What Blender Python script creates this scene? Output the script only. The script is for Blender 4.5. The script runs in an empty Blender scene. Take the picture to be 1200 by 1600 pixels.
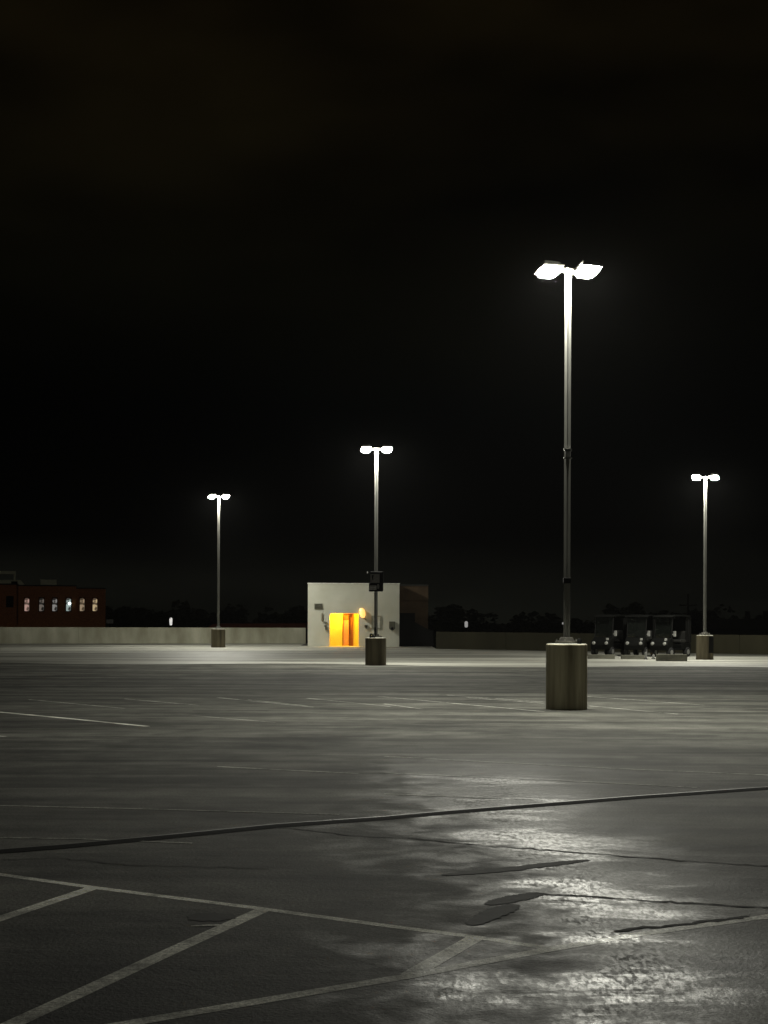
import bpy, bmesh, math, random
from mathutils import Matrix, Vector

# ---------------------------------------------------------------- camera, sky, exposure
SC = bpy.context.scene
COL = SC.collection
F, HC, CX, HY, SL = 2400.0, 2.0, 600.0, 960.0, 0.004     # photo focal length (px), eye height, centre, horizon row, roll

cd = bpy.data.cameras.new('camera')
cam = bpy.data.objects.new('camera', cd); COL.objects.link(cam)
cd.sensor_width = 36; cd.lens = F / 1600 * 36; cd.shift_y = (HY - 800) / 1600
cd.clip_start = 0.1; cd.clip_end = 3000
cam.matrix_world = Matrix.Translation((0, 0, HC)) @ Matrix.Rotation(math.pi / 2, 4, 'X') @ Matrix.Rotation(SL, 4, 'Z')
SC.camera = cam

W = bpy.data.worlds.new('World'); SC.world = W; W.use_nodes = True
wn, wl = W.node_tree.nodes, W.node_tree.links
bg = wn['Background']
tc = wn.new('ShaderNodeTexCoord'); sx = wn.new('ShaderNodeSeparateXYZ'); wl.new(tc.outputs['Generated'], sx.inputs[0])
rp = wn.new('ShaderNodeValToRGB'); wl.new(sx.outputs['Z'], rp.inputs[0])
e = rp.color_ramp.elements
e[0].position = 0.0; e[0].color = (.0036, .0038, .0028, 1)
e[1].position = 0.37; e[1].color = (.0034, .0024, .0008, 1)
k = e.new(0.02); k.color = (.0026, .0027, .0020, 1)
k = e.new(0.05); k.color = (.0001, .0001, .0001, 1)
k = e.new(0.13); k.color = (.0001, .0002, .0002, 1)
k = e.new(0.22); k.color = (.0012, .0011, .0005, 1)
nz = wn.new('ShaderNodeTexNoise'); nz.inputs['Scale'].default_value = 3.2; nz.inputs['Detail'].default_value = 4
mp = wn.new('ShaderNodeMapping'); mp.inputs['Scale'].default_value = (1, 1, 3); wl.new(tc.outputs['Generated'], mp.inputs[0]); wl.new(mp.outputs[0], nz.inputs['Vector'])
mr = wn.new('ShaderNodeMapRange'); mr.inputs[1].default_value = .3; mr.inputs[2].default_value = .7
mr.inputs[3].default_value = .05; mr.inputs[4].default_value = 1.9; wl.new(nz.outputs['Fac'], mr.inputs[0])
mx = wn.new('ShaderNodeVectorMath'); mx.operation = 'SCALE'; wl.new(rp.outputs[0], mx.inputs[0]); wl.new(mr.outputs[0], mx.inputs['Scale'])
wl.new(mx.outputs[0], bg.inputs['Color']); bg.inputs['Strength'].default_value = 1.0

SC.view_settings.view_transform = 'Standard'; SC.view_settings.look = 'None'
SC.view_settings.exposure = 0; SC.view_settings.gamma = 1; SC.view_settings.use_curve_mapping = False
SC.cycles.use_denoising = True
SC.cycles.max_bounces = 6
SC.cycles.volume_bounces = 0
SC.cycles.sample_clamp_indirect = 4

LAMP_POWER = 1640.0          # radiance of the car-park lamp lenses
LAMP_COL = (1.0, .985, .86)
SODIUM = (1.0, .52, .02)

# ---------------------------------------------------------------- photo pixel -> place
def uv(px, py):
    dx, dy = px - CX, py - HY
    return dx + SL * dy, dy - SL * dx
def gp(px, py, z=0.0):                       # point on the ground seen at a pixel
    u, v = uv(px, py); d = F * (HC - z) / v
    return Vector((u * d / F, d, z))
def at(px, py, d):                           # point at distance d seen at a pixel
    u, v = uv(px, py)
    return Vector((u * d / F, d, HC - v * d / F))

# ---------------------------------------------------------------- materials
def mat(name):
    m = bpy.data.materials.new(name); m.use_nodes = True
    return m, m.node_tree.nodes, m.node_tree.links, m.node_tree.nodes['Principled BSDF']
def simple(name, c1, c2=None, rough=.6, scale=6, metal=0, bump=0, stretch=(1, 1, 1), spec=.3, detail=5):
    m, n, l, b = mat(name)
    c2 = c2 or tuple(x * .75 for x in c1)
    t = n.new('ShaderNodeTexCoord'); mp = n.new('ShaderNodeMapping'); mp.inputs['Scale'].default_value = stretch
    nz = n.new('ShaderNodeTexNoise'); nz.inputs['Scale'].default_value = scale; nz.inputs['Detail'].default_value = detail
    r = n.new('ShaderNodeValToRGB'); r.color_ramp.elements[0].position = .35; r.color_ramp.elements[1].position = .65
    r.color_ramp.elements[0].color = (*c2, 1); r.color_ramp.elements[1].color = (*c1, 1)
    l.new(t.outputs['Object'], mp.inputs[0]); l.new(mp.outputs[0], nz.inputs['Vector']); l.new(nz.outputs['Fac'], r.inputs[0])
    l.new(r.outputs[0], b.inputs['Base Color'])
    b.inputs['Roughness'].default_value = rough; b.inputs['Metallic'].default_value = metal
    b.inputs['Specular IOR Level'].default_value = spec
    if bump:
        bp = n.new('ShaderNodeBump'); bp.inputs['Strength'].default_value = bump; bp.inputs['Distance'].default_value = .02
        l.new(nz.outputs['Fac'], bp.inputs['Height']); l.new(bp.outputs[0], b.inputs['Normal'])
    return m
def emit(name, col, s, vary=0, scale=3, c2=None):
    m, n, l, b = mat(name)
    b.inputs['Base Color'].default_value = (.5, .5, .5, 1); b.inputs['Roughness'].default_value = .3
    b.inputs['Emission Color'].default_value = (*col, 1); b.inputs['Emission Strength'].default_value = s
    if vary:
        t = n.new('ShaderNodeTexCoord'); nz = n.new('ShaderNodeTexNoise'); nz.inputs['Scale'].default_value = scale; nz.inputs['Detail'].default_value = 1
        r = n.new('ShaderNodeValToRGB'); r.color_ramp.interpolation = 'EASE'
        r.color_ramp.elements[0].position = .45; r.color_ramp.elements[1].position = .58
        r.color_ramp.elements[0].color = (*(c2 or tuple(x * .08 for x in col)), 1); r.color_ramp.elements[1].color = (*col, 1)
        l.new(t.outputs['Object'], nz.inputs['Vector']); l.new(nz.outputs['Fac'], r.inputs[0]); l.new(r.outputs[0], b.inputs['Emission Color'])
    return m

def deck_material(name, paint=False):
    """old sealed deck, damp in patches; paint=True is the worn white marking on it"""
    m, n, l, b = mat(name)
    g = n.new('ShaderNodeNewGeometry'); P = g.outputs['Position']
    def noise(scale, detail=4, stretch=None, rot=0, rough=.55, dist=0):
        q = n.new('ShaderNodeTexNoise'); q.inputs['Scale'].default_value = scale; q.inputs['Detail'].default_value = detail
        q.inputs['Roughness'].default_value = rough; q.inputs['Distortion'].default_value = dist
        if stretch:
            w = n.new('ShaderNodeMapping'); w.inputs['Scale'].default_value = stretch; w.inputs['Rotation'].default_value = (0, 0, rot)
            l.new(P, w.inputs[0]); l.new(w.outputs[0], q.inputs['Vector'])
        else: l.new(P, q.inputs['Vector'])
        return q.outputs['Fac']
    def rng(s, a, b_, c, d_, smooth=True):
        q = n.new('ShaderNodeMapRange'); q.interpolation_type = 'SMOOTHSTEP' if smooth else 'LINEAR'
        for i, x in enumerate((a, b_, c, d_)): q.inputs[i + 1].default_value = x
        l.new(s, q.inputs[0]); return q.outputs[0]
    def math_(op, a, b_):
        q = n.new('ShaderNodeMath'); q.operation = op
        for i, x in enumerate((a, b_)):
            if isinstance(x, (int, float)): q.inputs[i].default_value = x
            else: l.new(x, q.inputs[i])
        return q.outputs[0]
    big = noise(.16, 5, (1, .55, 1), .25, .6, .6)           # broad worn / damp areas
    band = noise(.55, 4, (.35, 1, 1), -.2, .6, .8)          # water streaks along the fall of the deck
    mid = noise(1.7, 4, None, 0, .6, .3)
    grain = noise(38, 3, None, 0, .65)
    fine = noise(110, 2, None, 0, .6)
    coarse = noise(9, 3, None, 0, .6)
    pud = rng(math_('ADD', math_('MULTIPLY', big, .45), math_('MULTIPLY', band, .55)), .50, .60, 0, 1)   # smooth wet film
    # colour
    tone = rng(math_('ADD', math_('MULTIPLY', big, .38), math_('ADD', math_('MULTIPLY', mid, .22), math_('MULTIPLY', band, .40))), .37, .63, 0, 1)
    r = n.new('ShaderNodeValToRGB')
    r.color_ramp.elements[0].color = (.031, .0308, .027, 1); r.color_ramp.elements[1].color = (.136, .135, .118, 1)
    l.new(tone, r.inputs[0])
    col = r.outputs[0]
    if paint:
        wear = rng(math_('ADD', math_('MULTIPLY', mid, .45), math_('MULTIPLY', coarse, .55)), .34, .56, *((.42, 1) if paint is True else (.05, paint)))
        mxp = n.new('ShaderNodeMix'); mxp.data_type = 'RGBA'; l.new(wear, mxp.inputs['Factor']); l.new(col, mxp.inputs['A'])
        mxp.inputs['B'].default_value = (.80, .80, .72, 1); col = mxp.outputs['Result']
    gr = n.new('ShaderNodeVectorMath'); gr.operation = 'SCALE'; l.new(col, gr.inputs[0])
    vo = n.new('ShaderNodeTexVoronoi'); vo.inputs['Scale'].default_value = .42; vo.inputs['Randomness'].default_value = 1
    vw = n.new('ShaderNodeVectorMath'); vw.operation = 'ADD'; l.new(P, vw.inputs[0])
    nv = n.new('ShaderNodeTexNoise'); nv.inputs['Scale'].default_value = 2.2; l.new(P, nv.inputs['Vector']); l.new(nv.outputs['Color'], vw.inputs[1]); l.new(vw.outputs[0], vo.inputs['Vector'])
    oil = rng(vo.outputs['Distance'], .06, .24, .62, 1)                    # oil spots
    wisp = rng(noise(.9, 5, (.12, 1, 1), .12, .65, .5), .34, .66, .50, 1.5)   # sweep and drainage streaks
    l.new(math_('MULTIPLY', math_('MULTIPLY', oil, wisp), math_('MULTIPLY', rng(grain, .3, .7, .62, 1.38), rng(fine, .3, .7, .8, 1.2))), gr.inputs['Scale'])
    wet = n.new('ShaderNodeVectorMath'); wet.operation = 'SCALE'; l.new(gr.outputs[0], wet.inputs[0]); l.new(rng(pud, 0, 1, 1, .6), wet.inputs['Scale'])
    l.new(wet.outputs[0], b.inputs['Base Color'])
    sp = n.new('ShaderNodeSeparateXYZ'); l.new(P, sp.inputs[0])
    edge = rng(big, .3, .7, -1.6, 1.6)
    damp = math_('MULTIPLY', rng(math_('ADD', sp.outputs['X'], math_('ADD', math_('MULTIPLY', edge, .8), rng(mid, .3, .7, -.7, .7))), -.5, 1.8, 0, 1),
                 math_('MULTIPLY', rng(math_('ADD', sp.outputs['Y'], math_('MULTIPLY', edge, 2)), 16, 27, 1, 0),
                       rng(math_('ADD', sp.outputs['X'], math_('MULTIPLY', edge, .5)), 1.1, 3.4, 1, .12)))     # the low corner that stays damp
    streak = noise(1.35, 6, (.42, 1.1, 1), .22, .66, 1.2)
    patch = noise(.62, 3, (.7, 1, 1), -.3, .6, .8)
    shine = rng(math_('ADD', math_('MULTIPLY', streak, .55), math_('MULTIPLY', patch, .45)), .49, .60, 0, 1)   # where the water film lies
    grit = noise(1, 3, (30, 9, 1), .25, .6, .4)
    sparkle = rng(math_('ADD', math_('MULTIPLY', grit, .75), math_('MULTIPLY', coarse, .25)), .43, .62, .04, 1.6)
    ro = math_('ADD', rng(mid, .3, .7, -.05, .05), rng(shine, 0, 1, .40, .25))
    def mixf(f, a, b_): return math_('ADD', math_('MULTIPLY', f, b_), math_('MULTIPLY', math_('SUBTRACT', 1, f), a))
    l.new(mixf(damp, .85, ro), b.inputs['Roughness'])
    l.new(mixf(damp, .12, math_('MULTIPLY', sparkle, rng(shine, 0, 1, .03, .20))), b.inputs['Specular IOR Level'])
    hgt = math_('ADD', math_('MULTIPLY', grain, .012), math_('ADD', math_('MULTIPLY', fine, .003), math_('MULTIPLY', coarse, .012)))
    bp = n.new('ShaderNodeBump'); bp.inputs['Distance'].default_value = 1.0
    l.new(hgt, bp.inputs['Height']); l.new(mixf(damp, .6, .40), bp.inputs['Strength']); l.new(bp.outputs[0], b.inputs['Normal'])
    return m

M = {}
M['deck'] = deck_material('deck_surface'); M['paint'] = deck_material('worn_white_paint', True); M['faded'] = deck_material('faded_white_paint', .5)
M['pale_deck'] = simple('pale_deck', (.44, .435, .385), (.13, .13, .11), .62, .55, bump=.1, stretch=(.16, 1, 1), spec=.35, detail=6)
M['tar'] = simple('tar', (.026, .026, .023), (.010, .010, .009), rough=.85, scale=9, bump=.2, spec=.07)
M['old_tar'] = simple('old_tar', (.026, .0255, .022), (.010, .010, .009), rough=.8, scale=7, bump=.2, spec=.07, detail=8)
M['steel_edge'] = simple('steel_edge', (.16, .16, .145), (.06, .06, .055), .5, 1.2, stretch=(1, .3, 1))
M['gap'] = simple('joint_rubber', (.006, .006, .006), rough=.9, scale=9, spec=.02)
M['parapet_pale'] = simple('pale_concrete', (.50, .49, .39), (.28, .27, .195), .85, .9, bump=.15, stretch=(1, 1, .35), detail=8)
M['parapet_brown'] = simple('brown_concrete', (.042, .038, .021), (.025, .023, .012), .95, .7, bump=.15, stretch=(1, 1, .35), detail=8)  # right parapet, far darker and browner than the left one
M['base'] = simple('lit_cast_concrete', (.58, .535, .39), (.19, .17, .115), .9, 2.6, bump=.6, stretch=(1.5, 1.5, .11), detail=7, spec=.08)  # near base: light from the camera side put into this paler colour
_n, _l = M['base'].node_tree.nodes, M['base'].node_tree.links
_oi = _n.new('ShaderNodeObjectInfo'); _va = _n.new('ShaderNodeVectorMath'); _va.operation = 'SCALE'; _va.inputs[0].default_value = (37, 11, 5)
_l.new(_oi.outputs['Random'], _va.inputs['Scale']); _l.new(_va.outputs[0], [q for q in _n if q.type == 'MAPPING'][0].inputs['Location'])
M['base_shaded'] = M['base'].copy(); M['base_shaded'].name = 'shaded_concrete'  # darker copy for the other bases, weaker light put into the colour
for _q in M['base_shaded'].node_tree.nodes:
    if _q.type == 'VALTORGB': _q.color_ramp.elements[0].color = (.065, .056, .038, 1); _q.color_ramp.elements[1].color = (.17, .148, .10, 1)
M['base_top'] = simple('concrete_top', (.5, .5, .44), rough=.8, scale=9)
M['pole'] = simple('painted_pole', (.16, .16, .145), (.12, .12, .11), .65, 5, stretch=(1, 1, .2), spec=.25)
M['housing'] = simple('lamp_housing', (.12, .115, .10), rough=.5, scale=9)
M['lens'] = emit('lamp_lens', LAMP_COL, LAMP_POWER)
M['bolt'] = simple('galvanised', (.4, .4, .38), rough=.4, metal=.7)
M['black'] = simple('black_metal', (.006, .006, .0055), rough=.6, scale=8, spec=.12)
M['rubber'] = simple('rubber', (.01, .01, .01), rough=.8)
M['sign_grey'] = simple('sign_plate', (.16, .15, .14), rough=.5, scale=14)
M['sign_pale'] = simple('sign_pale', (.34, .33, .31), rough=.5, scale=14)
M['white_wall'] = simple('white_wall', (.58, .58, .50), (.48, .48, .40), .8, .7, bump=.05, detail=7)
M['coping'] = simple('coping', (.72, .72, .66), rough=.6)
M['brown_panel'] = simple('brown_panel', (.10, .065, .035), (.07, .045, .025), .8, 1.2, detail=7)
M['cream'] = simple('cream_wall', (.74, .66, .26), (.68, .6, .22), .7, 1.5)
M['door_leaf'] = simple('salmon_door', (.62, .33, .30), (.55, .28, .25), .5, 2)
M['door'] = simple('door_paint', (.26, .10, .05), rough=.5, scale=4)
M['grey_box'] = simple('grey_box', (.10, .10, .075), rough=.5, scale=10)
M['frame_grey'] = simple('frame_grey', (.28, .28, .22), rough=.5, scale=10)
M['poster'] = simple('notice', (.55, .55, .47), (.46, .46, .4), .6, 7)
M['sodium'] = emit('sodium_lamp', SODIUM, 760)
M['sconce'] = emit('sconce_glow', (1.0, .50, .10), 1.5)
M['brick'] = None
M['cart'] = simple('dark_cart_body', (.0035, .0037, .0032), rough=.7, scale=5, spec=.08)
M['seat'] = simple('dark_vinyl', (.02, .02, .018), rough=.5)
M['white_plastic'] = simple('white_plastic', (.30, .30, .28), (.2, .2, .19), rough=.4)
M['kerb'] = simple('kerb_concrete', (.16, .155, .12), (.09, .088, .07), .85, 3, bump=.2)
M['leaf'] = simple('foliage', (.045, .05, .025), (.03, .035, .016), .8, .6)
M['bark'] = simple('bark', (.05, .04, .03), rough=.9, scale=8)
M['ground'] = simple('dark_ground', (.03, .032, .022), (.02, .022, .015), .95, .05)
M['roofing'] = simple('roof_felt', (.05, .05, .045), rough=.9)
M['roof_metal'] = simple('roof_metal', (.85, .86, .66), (.75, .76, .58), rough=.6, scale=3)
M['red_roof'] = simple('red_roof', (.20, .055, .025), rough=.8, scale=2)
M['house_dark'] = simple('dark_render', (.03, .03, .026), rough=.9, scale=1)
M['lantern'] = emit('lantern_glow', (1, .97, .92), .7, 1, 4, (.25, .25, .25))
M['faint'] = emit('far_lamp', (1, .98, .95), .26)
def brick():
    m, n, l, b = mat('red_brick')
    t = n.new('ShaderNodeTexCoord'); mp_ = n.new('ShaderNodeMapping'); mp_.inputs['Rotation'].default_value = (math.pi / 2, 0, 0)
    br = n.new('ShaderNodeTexBrick'); br.inputs['Color1'].default_value = (.62, .23, .075, 1); br.inputs['Color2'].default_value = (.46, .16, .05, 1)
    br.inputs['Mortar'].default_value = (.26, .13, .07, 1); br.inputs['Scale'].default_value = 4; br.inputs['Mortar Size'].default_value = .012
    l.new(t.outputs['Object'], mp_.inputs[0]); l.new(mp_.outputs[0], br.inputs['Vector']); l.new(br.outputs['Color'], b.inputs['Base Color'])
    b.inputs['Roughness'].default_value = .85
    return m
M['brick'] = brick()
def glass(name='screen'):
    m, n, l, b = mat(name)
    b.inputs['Base Color'].default_value = (.0065, .008, .0065, 1); b.inputs['Roughness'].default_value = .5; b.inputs['Specular IOR Level'].default_value = .06
    b.inputs['Alpha'].default_value = .55
    return m
M['screen'] = glass()

# ---------------------------------------------------------------- mesh building
class MB:
    def __init__(s): s.v = []; s.f = []; s.sm = []
    def add(s, verts, faces, smooth=False):
        o = len(s.v); s.v += [tuple(x) for x in verts]; s.f += [tuple(i + o for i in f) for f in faces]; s.sm += [smooth] * len(faces); return s
    def box(s, c, size, T=None, taper=1.0):
        cx, cy, cz = c; a, b, h = (x / 2 for x in size)
        vs = [Vector((cx + i * a * (taper if k > 0 else 1), cy + j * b * (taper if k > 0 else 1), cz + k * h)) for k in (-1, 1) for j in (-1, 1) for i in (-1, 1)]
        if T is not None: vs = [T @ x for x in vs]
        return s.add(vs, [(0, 2, 3, 1), (4, 5, 7, 6), (0, 1, 5, 4), (2, 6, 7, 3), (0, 4, 6, 2), (1, 3, 7, 5)])
    def lathe(s, c, prof, n=32, T=None, smooth=True):             # prof = [(r, z)...]
        vs = [Vector((c[0] + r * math.cos(2 * math.pi * i / n), c[1] + r * math.sin(2 * math.pi * i / n), c[2] + z)) for r, z in prof for i in range(n)]
        if T is not None: vs = [T @ x for x in vs]
        fs = [(j * n + i, j * n + (i + 1) % n, (j + 1) * n + (i + 1) % n, (j + 1) * n + i) for j in range(len(prof) - 1) for i in range(n)]
        s.add(vs, fs, smooth)
        if prof[0][0] > .001: s.add(vs[:n], [tuple(reversed(range(n)))])          # caps keep their own corners
        if prof[-1][0] > .001: s.add(vs[-n:], [tuple(range(n))])
        return s
    def tube(s, p, q, r0, r1=None, n=10, smooth=True):
        p, q = Vector(p), Vector(q); r1 = r0 if r1 is None else r1
        d = q - p; R = d.to_track_quat('Z', 'Y').to_matrix().to_4x4()
        return s.lathe((0, 0, 0), [(r0, 0), (r1, d.length)], n, Matrix.Translation(p) @ R, smooth)
    def prism(s, pts, axis, a, b, T=None):                        # 2-D outline pushed along an axis
        def mk(p, t):
            return Vector({'x': (t, p[0], p[1]), 'y': (p[0], t, p[1]), 'z': (p[0], p[1], t)}[axis])
        n = len(pts); vs = [mk(p, a) for p in pts] + [mk(p, b) for p in pts]
        if T is not None: vs = [T @ x for x in vs]
        return s.add(vs, [tuple(range(n)), tuple(reversed(range(n, 2 * n)))] + [(i, i + n, (i + 1) % n + n, (i + 1) % n) for i in range(n)])
    def ribbon(s, pts, w, z):                                     # flat strip on the ground; w = width or list
        pts = [Vector((p[0], p[1], 0)) for p in pts]; n = len(pts); vs = []
        for i, p in enumerate(pts):
            d = (pts[min(i + 1, n - 1)] - pts[max(i - 1, 0)]).normalized(); q = Vector((-d.y, d.x, 0))
            ww = (w[i] if isinstance(w, (list, tuple)) else w) / 2
            vs += [Vector((p.x, p.y, z)) + q * ww, Vector((p.x, p.y, z)) - q * ww]
        return s.add(vs, [(2 * i, 2 * i + 1, 2 * i + 3, 2 * i + 2) for i in range(n - 1)])
    def build(s, name, m, parent=None, bevel=0, world=False):
        me = bpy.data.meshes.new(name); me.from_pydata(s.v, [], s.f); me.validate(); 
        bm = bmesh.new(); bm.from_mesh(me); bmesh.ops.recalc_face_normals(bm, faces=bm.faces)
        bm.to_mesh(me); bm.free()
        if len(me.polygons) == len(s.sm): me.polygons.foreach_set('use_smooth', s.sm)
        me.materials.append(m); me.update()
        o = bpy.data.objects.new(name, me); COL.objects.link(o)
        if parent: o.parent = parent
        if bevel:
            bv = o.modifiers.new('bevel', 'BEVEL'); bv.width = bevel; bv.segments = 2; bv.limit_method = 'ANGLE'
        return o

def tag(o, label, cat, group=None):
    o['label'] = label; o['category'] = cat
    if group: o['group'] = group
    return o
def thing(name, label, cat, loc, rz=0, group=None):
    o = bpy.data.objects.new(name, None); COL.objects.link(o); o.empty_display_size = .3
    o.location = loc; o.rotation_euler = (0, 0, rz)
    return tag(o, label, cat, group)
def struct(o): o['kind'] = 'structure'; return o

# ---------------------------------------------------------------- the ground and the deck
struct(MB().add([(-1500, -300, -12), (1500, -300, -12), (1500, 2400, -12), (-1500, 2400, -12)], [(0, 1, 2, 3)]).build('ground', M['ground']))
PL0, PL1 = gp(0, 1005.5), gp(478, 1005.6)
PR0, PR1 = gp(681, 1014), gp(1120, 1021.3)
dl = (PL1 - PL0).normalized(); dr = (PR1 - PR0).normalized()
PLA = PL0 - dl * 40; PRB = PR1 + dr * 40
deck = struct(MB().prism([(-75, -25), (60, -25), (60, PRB.y), (PRB.x, PRB.y), (PR0.x, PR0.y + .4), (PR0.x, 106), (PL1.x, 106), (PLA.x, PLA.y + .4), (-75, PLA.y)], 'z', -.9, 0).build('parking_deck', M['deck']))
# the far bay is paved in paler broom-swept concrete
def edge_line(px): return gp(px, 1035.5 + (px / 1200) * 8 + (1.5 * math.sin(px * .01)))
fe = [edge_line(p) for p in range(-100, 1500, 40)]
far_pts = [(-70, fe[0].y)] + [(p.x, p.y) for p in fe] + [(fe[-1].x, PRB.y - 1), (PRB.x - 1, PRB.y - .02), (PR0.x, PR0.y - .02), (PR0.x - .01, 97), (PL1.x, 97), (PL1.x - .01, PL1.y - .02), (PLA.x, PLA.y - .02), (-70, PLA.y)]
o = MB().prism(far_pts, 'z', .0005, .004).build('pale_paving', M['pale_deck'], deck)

LINES = [  # (pixels, width in metres) painted markings as they lie on the deck
    ([(-60, 1358), (140, 1386), (410, 1420), (600, 1446), (742, 1464), (860, 1482)], .085),
    ([(143, 1388), (-80, 1462)], .11),
    ([(412, 1421), (270, 1485), (20, 1600), (-90, 1652)], .115),
    ([(742, 1466), (640, 1524)], .12),
    ([(150, 1608), (420, 1562), (640, 1525), (850, 1485), (1010, 1458), (1260, 1424)], .105),
    ([(-40, 1109), (110, 1123), (230, 1135)], .13),
    ([(45, 1093), (195, 1107)], .09), ([(195, 1092), (310, 1102)], .10), ([(340, 1090), (490, 1105)], .11),
    ([(388, 1093), (480, 1103)], .10), ([(480, 1091), (610, 1104)], .10), ([(590, 1088), (730, 1101), (850, 1112)], .11), ([(698, 1086), (850, 1097)], .10),
    ([(600, 1100), (660, 1108)], .10), ([(300, 1118), (430, 1129)], .08), ([(730, 1090), (850, 1099)], .10), ([(920, 1103), (1060, 1116)], .11), ([(915, 1088), (1100, 1102)], .10),
    ([(-30, 1148), (8, 1151)], .12),
    ([(340, 1198), (460, 1204), (560, 1209)], .08), ([(600, 1182), (960, 1201), (1240, 1213)], .09),
    ([(600, 1208), (860, 1219), (1090, 1231)], .09), ([(-40, 1258), (250, 1265), (530, 1273)], .07), ([(600, 1241), (850, 1250)], .09),
    ([(-30, 1309), (120, 1311), (300, 1318)], .045),
]
for i, (pts, w) in enumerate(LINES):
    MB().ribbon([gp(*p) for p in pts], w * (1 if i < 6 else .72), .0010 + .00012 * i).build('painted_line', M['paint'] if i < 6 else M['faded'], deck)
# expansion joint across the deck: dark gap with a worn steel edge on its far side
J = [(-80, 1339), (0, 1331), (90, 1324), (230, 1311), (430, 1291), (600, 1279), (700, 1270), (850, 1258), (1000, 1246), (1200, 1232), (1320, 1222)]
jp = [gp(*p) for p in J]
MB().ribbon(jp, .21, .0045).build('expansion_joint', M['gap'], deck)
MB().ribbon([p + Vector((0, .135, 0)) for p in jp], .03, .0048).build('joint_edge', M['steel_edge'], deck)
MB().ribbon([gp(298, 1447.5), gp(330, 1446), (gp(356, 1445.5))], [.02, .05, .03], .0026).build('painted_line', M['paint'], deck)
rnd = random.Random(3); c0 = gp(331, 1433)
MB().add([c0 + Vector((.175 * k_ * math.cos(a), .15 * k_ * math.sin(a), .0026)) for a in [2 * math.pi * i / 28 for i in range(28)] for k_ in (rnd.uniform(.82, 1.06),)], [tuple(range(28))]).build('oil_stain', M['old_tar'], deck)
for pts, w in [([(835, 1397), (930, 1402), (1060, 1411), (1260, 1422)], .05), ([(640, 1310), (760, 1322), (900, 1332), (1060, 1345), (1240, 1356)], .04),
               ([(430, 1292), (560, 1307), (640, 1311)], .035), ([(690, 1368), (800, 1358), (920, 1344)], .17), ([(762, 1414), (800, 1405), (845, 1396)], .2),
               ([(735, 1446), (775, 1426), (805, 1414)], .2), ([(0, 1344), (90, 1341), (200, 1352), (420, 1358)], .02), ([(960, 1455), (1080, 1443), (1170, 1432)], .06),
               ([(600, 1049), (760, 1046), (850, 1050)], .16), ([(20, 1058), (200, 1052), (520, 1054)], .13), ([(300, 1111), (420, 1111)], .09)]:
    q = [gp(*p) for p in pts]; rnd = random.Random(int(pts[0][0])); fine = []
    if w > .12:                                                     # broad smooth tar patch
        n_ = 34; sm = []
        for i in range(n_ + 1):
            t = i / n_ * (len(q) - 1); k_ = min(int(t), len(q) - 2); sm.append(q[k_].lerp(q[k_ + 1], t - k_))
        for _ in range(6): sm = [sm[0]] + [(a + b * 2 + c) / 4 for a, b, c in zip(sm, sm[1:], sm[2:])] + [sm[-1]]
        ws = [w * (.25 + .75 * math.sin(math.pi * min(1, max(0, i / n_))) ** .5) * rnd.uniform(.78, 1.12) for i in range(n_ + 1)]
        MB().ribbon(sm, ws, .0041 + .00003 * (int(pts[0][0]) % 11)).build('crack_seal', M['old_tar'], deck); continue
    for a, b in zip(q, q[1:]):
        for i in range(10): fine.append(a.lerp(b, i / 10) + Vector((rnd.uniform(-.02, .02), rnd.uniform(-.03, .03), 0)))
    fine.append(q[-1])
    MB().ribbon(fine, [w * rnd.uniform(.4, 1.2) for _ in fine], .0041 + .00003 * (int(pts[0][0]) % 11)).build('crack_seal', M['tar'], deck)

# ---------------------------------------------------------------- parapet walls
def wall_strip(name, a, b, h, m, label, t=.22, seams=4.5):
    d = (b - a); L = d.length; rz = math.atan2(d.y, d.x)
    o = thing(name, label, 'wall', a, rz)
    mb = MB(); x = 0; i = 0
    while x < L - .01:
        w = min(seams, L - x); mb.box((x + w / 2, t / 2, h / 2), (w - .02, t, h)); x += w
    mb.box((L / 2, t / 2 + .004, (h - .05) / 2), (L - .02, t - .04, h - .05))
    mb.build('wall_panel', m, o, .012)
    return o
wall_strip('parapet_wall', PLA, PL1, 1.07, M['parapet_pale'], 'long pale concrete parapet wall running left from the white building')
wall_strip('parapet_wall', PR0, PRB, 1.0, M['parapet_brown'], 'dark brown concrete parapet wall behind the parked carts')

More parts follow.
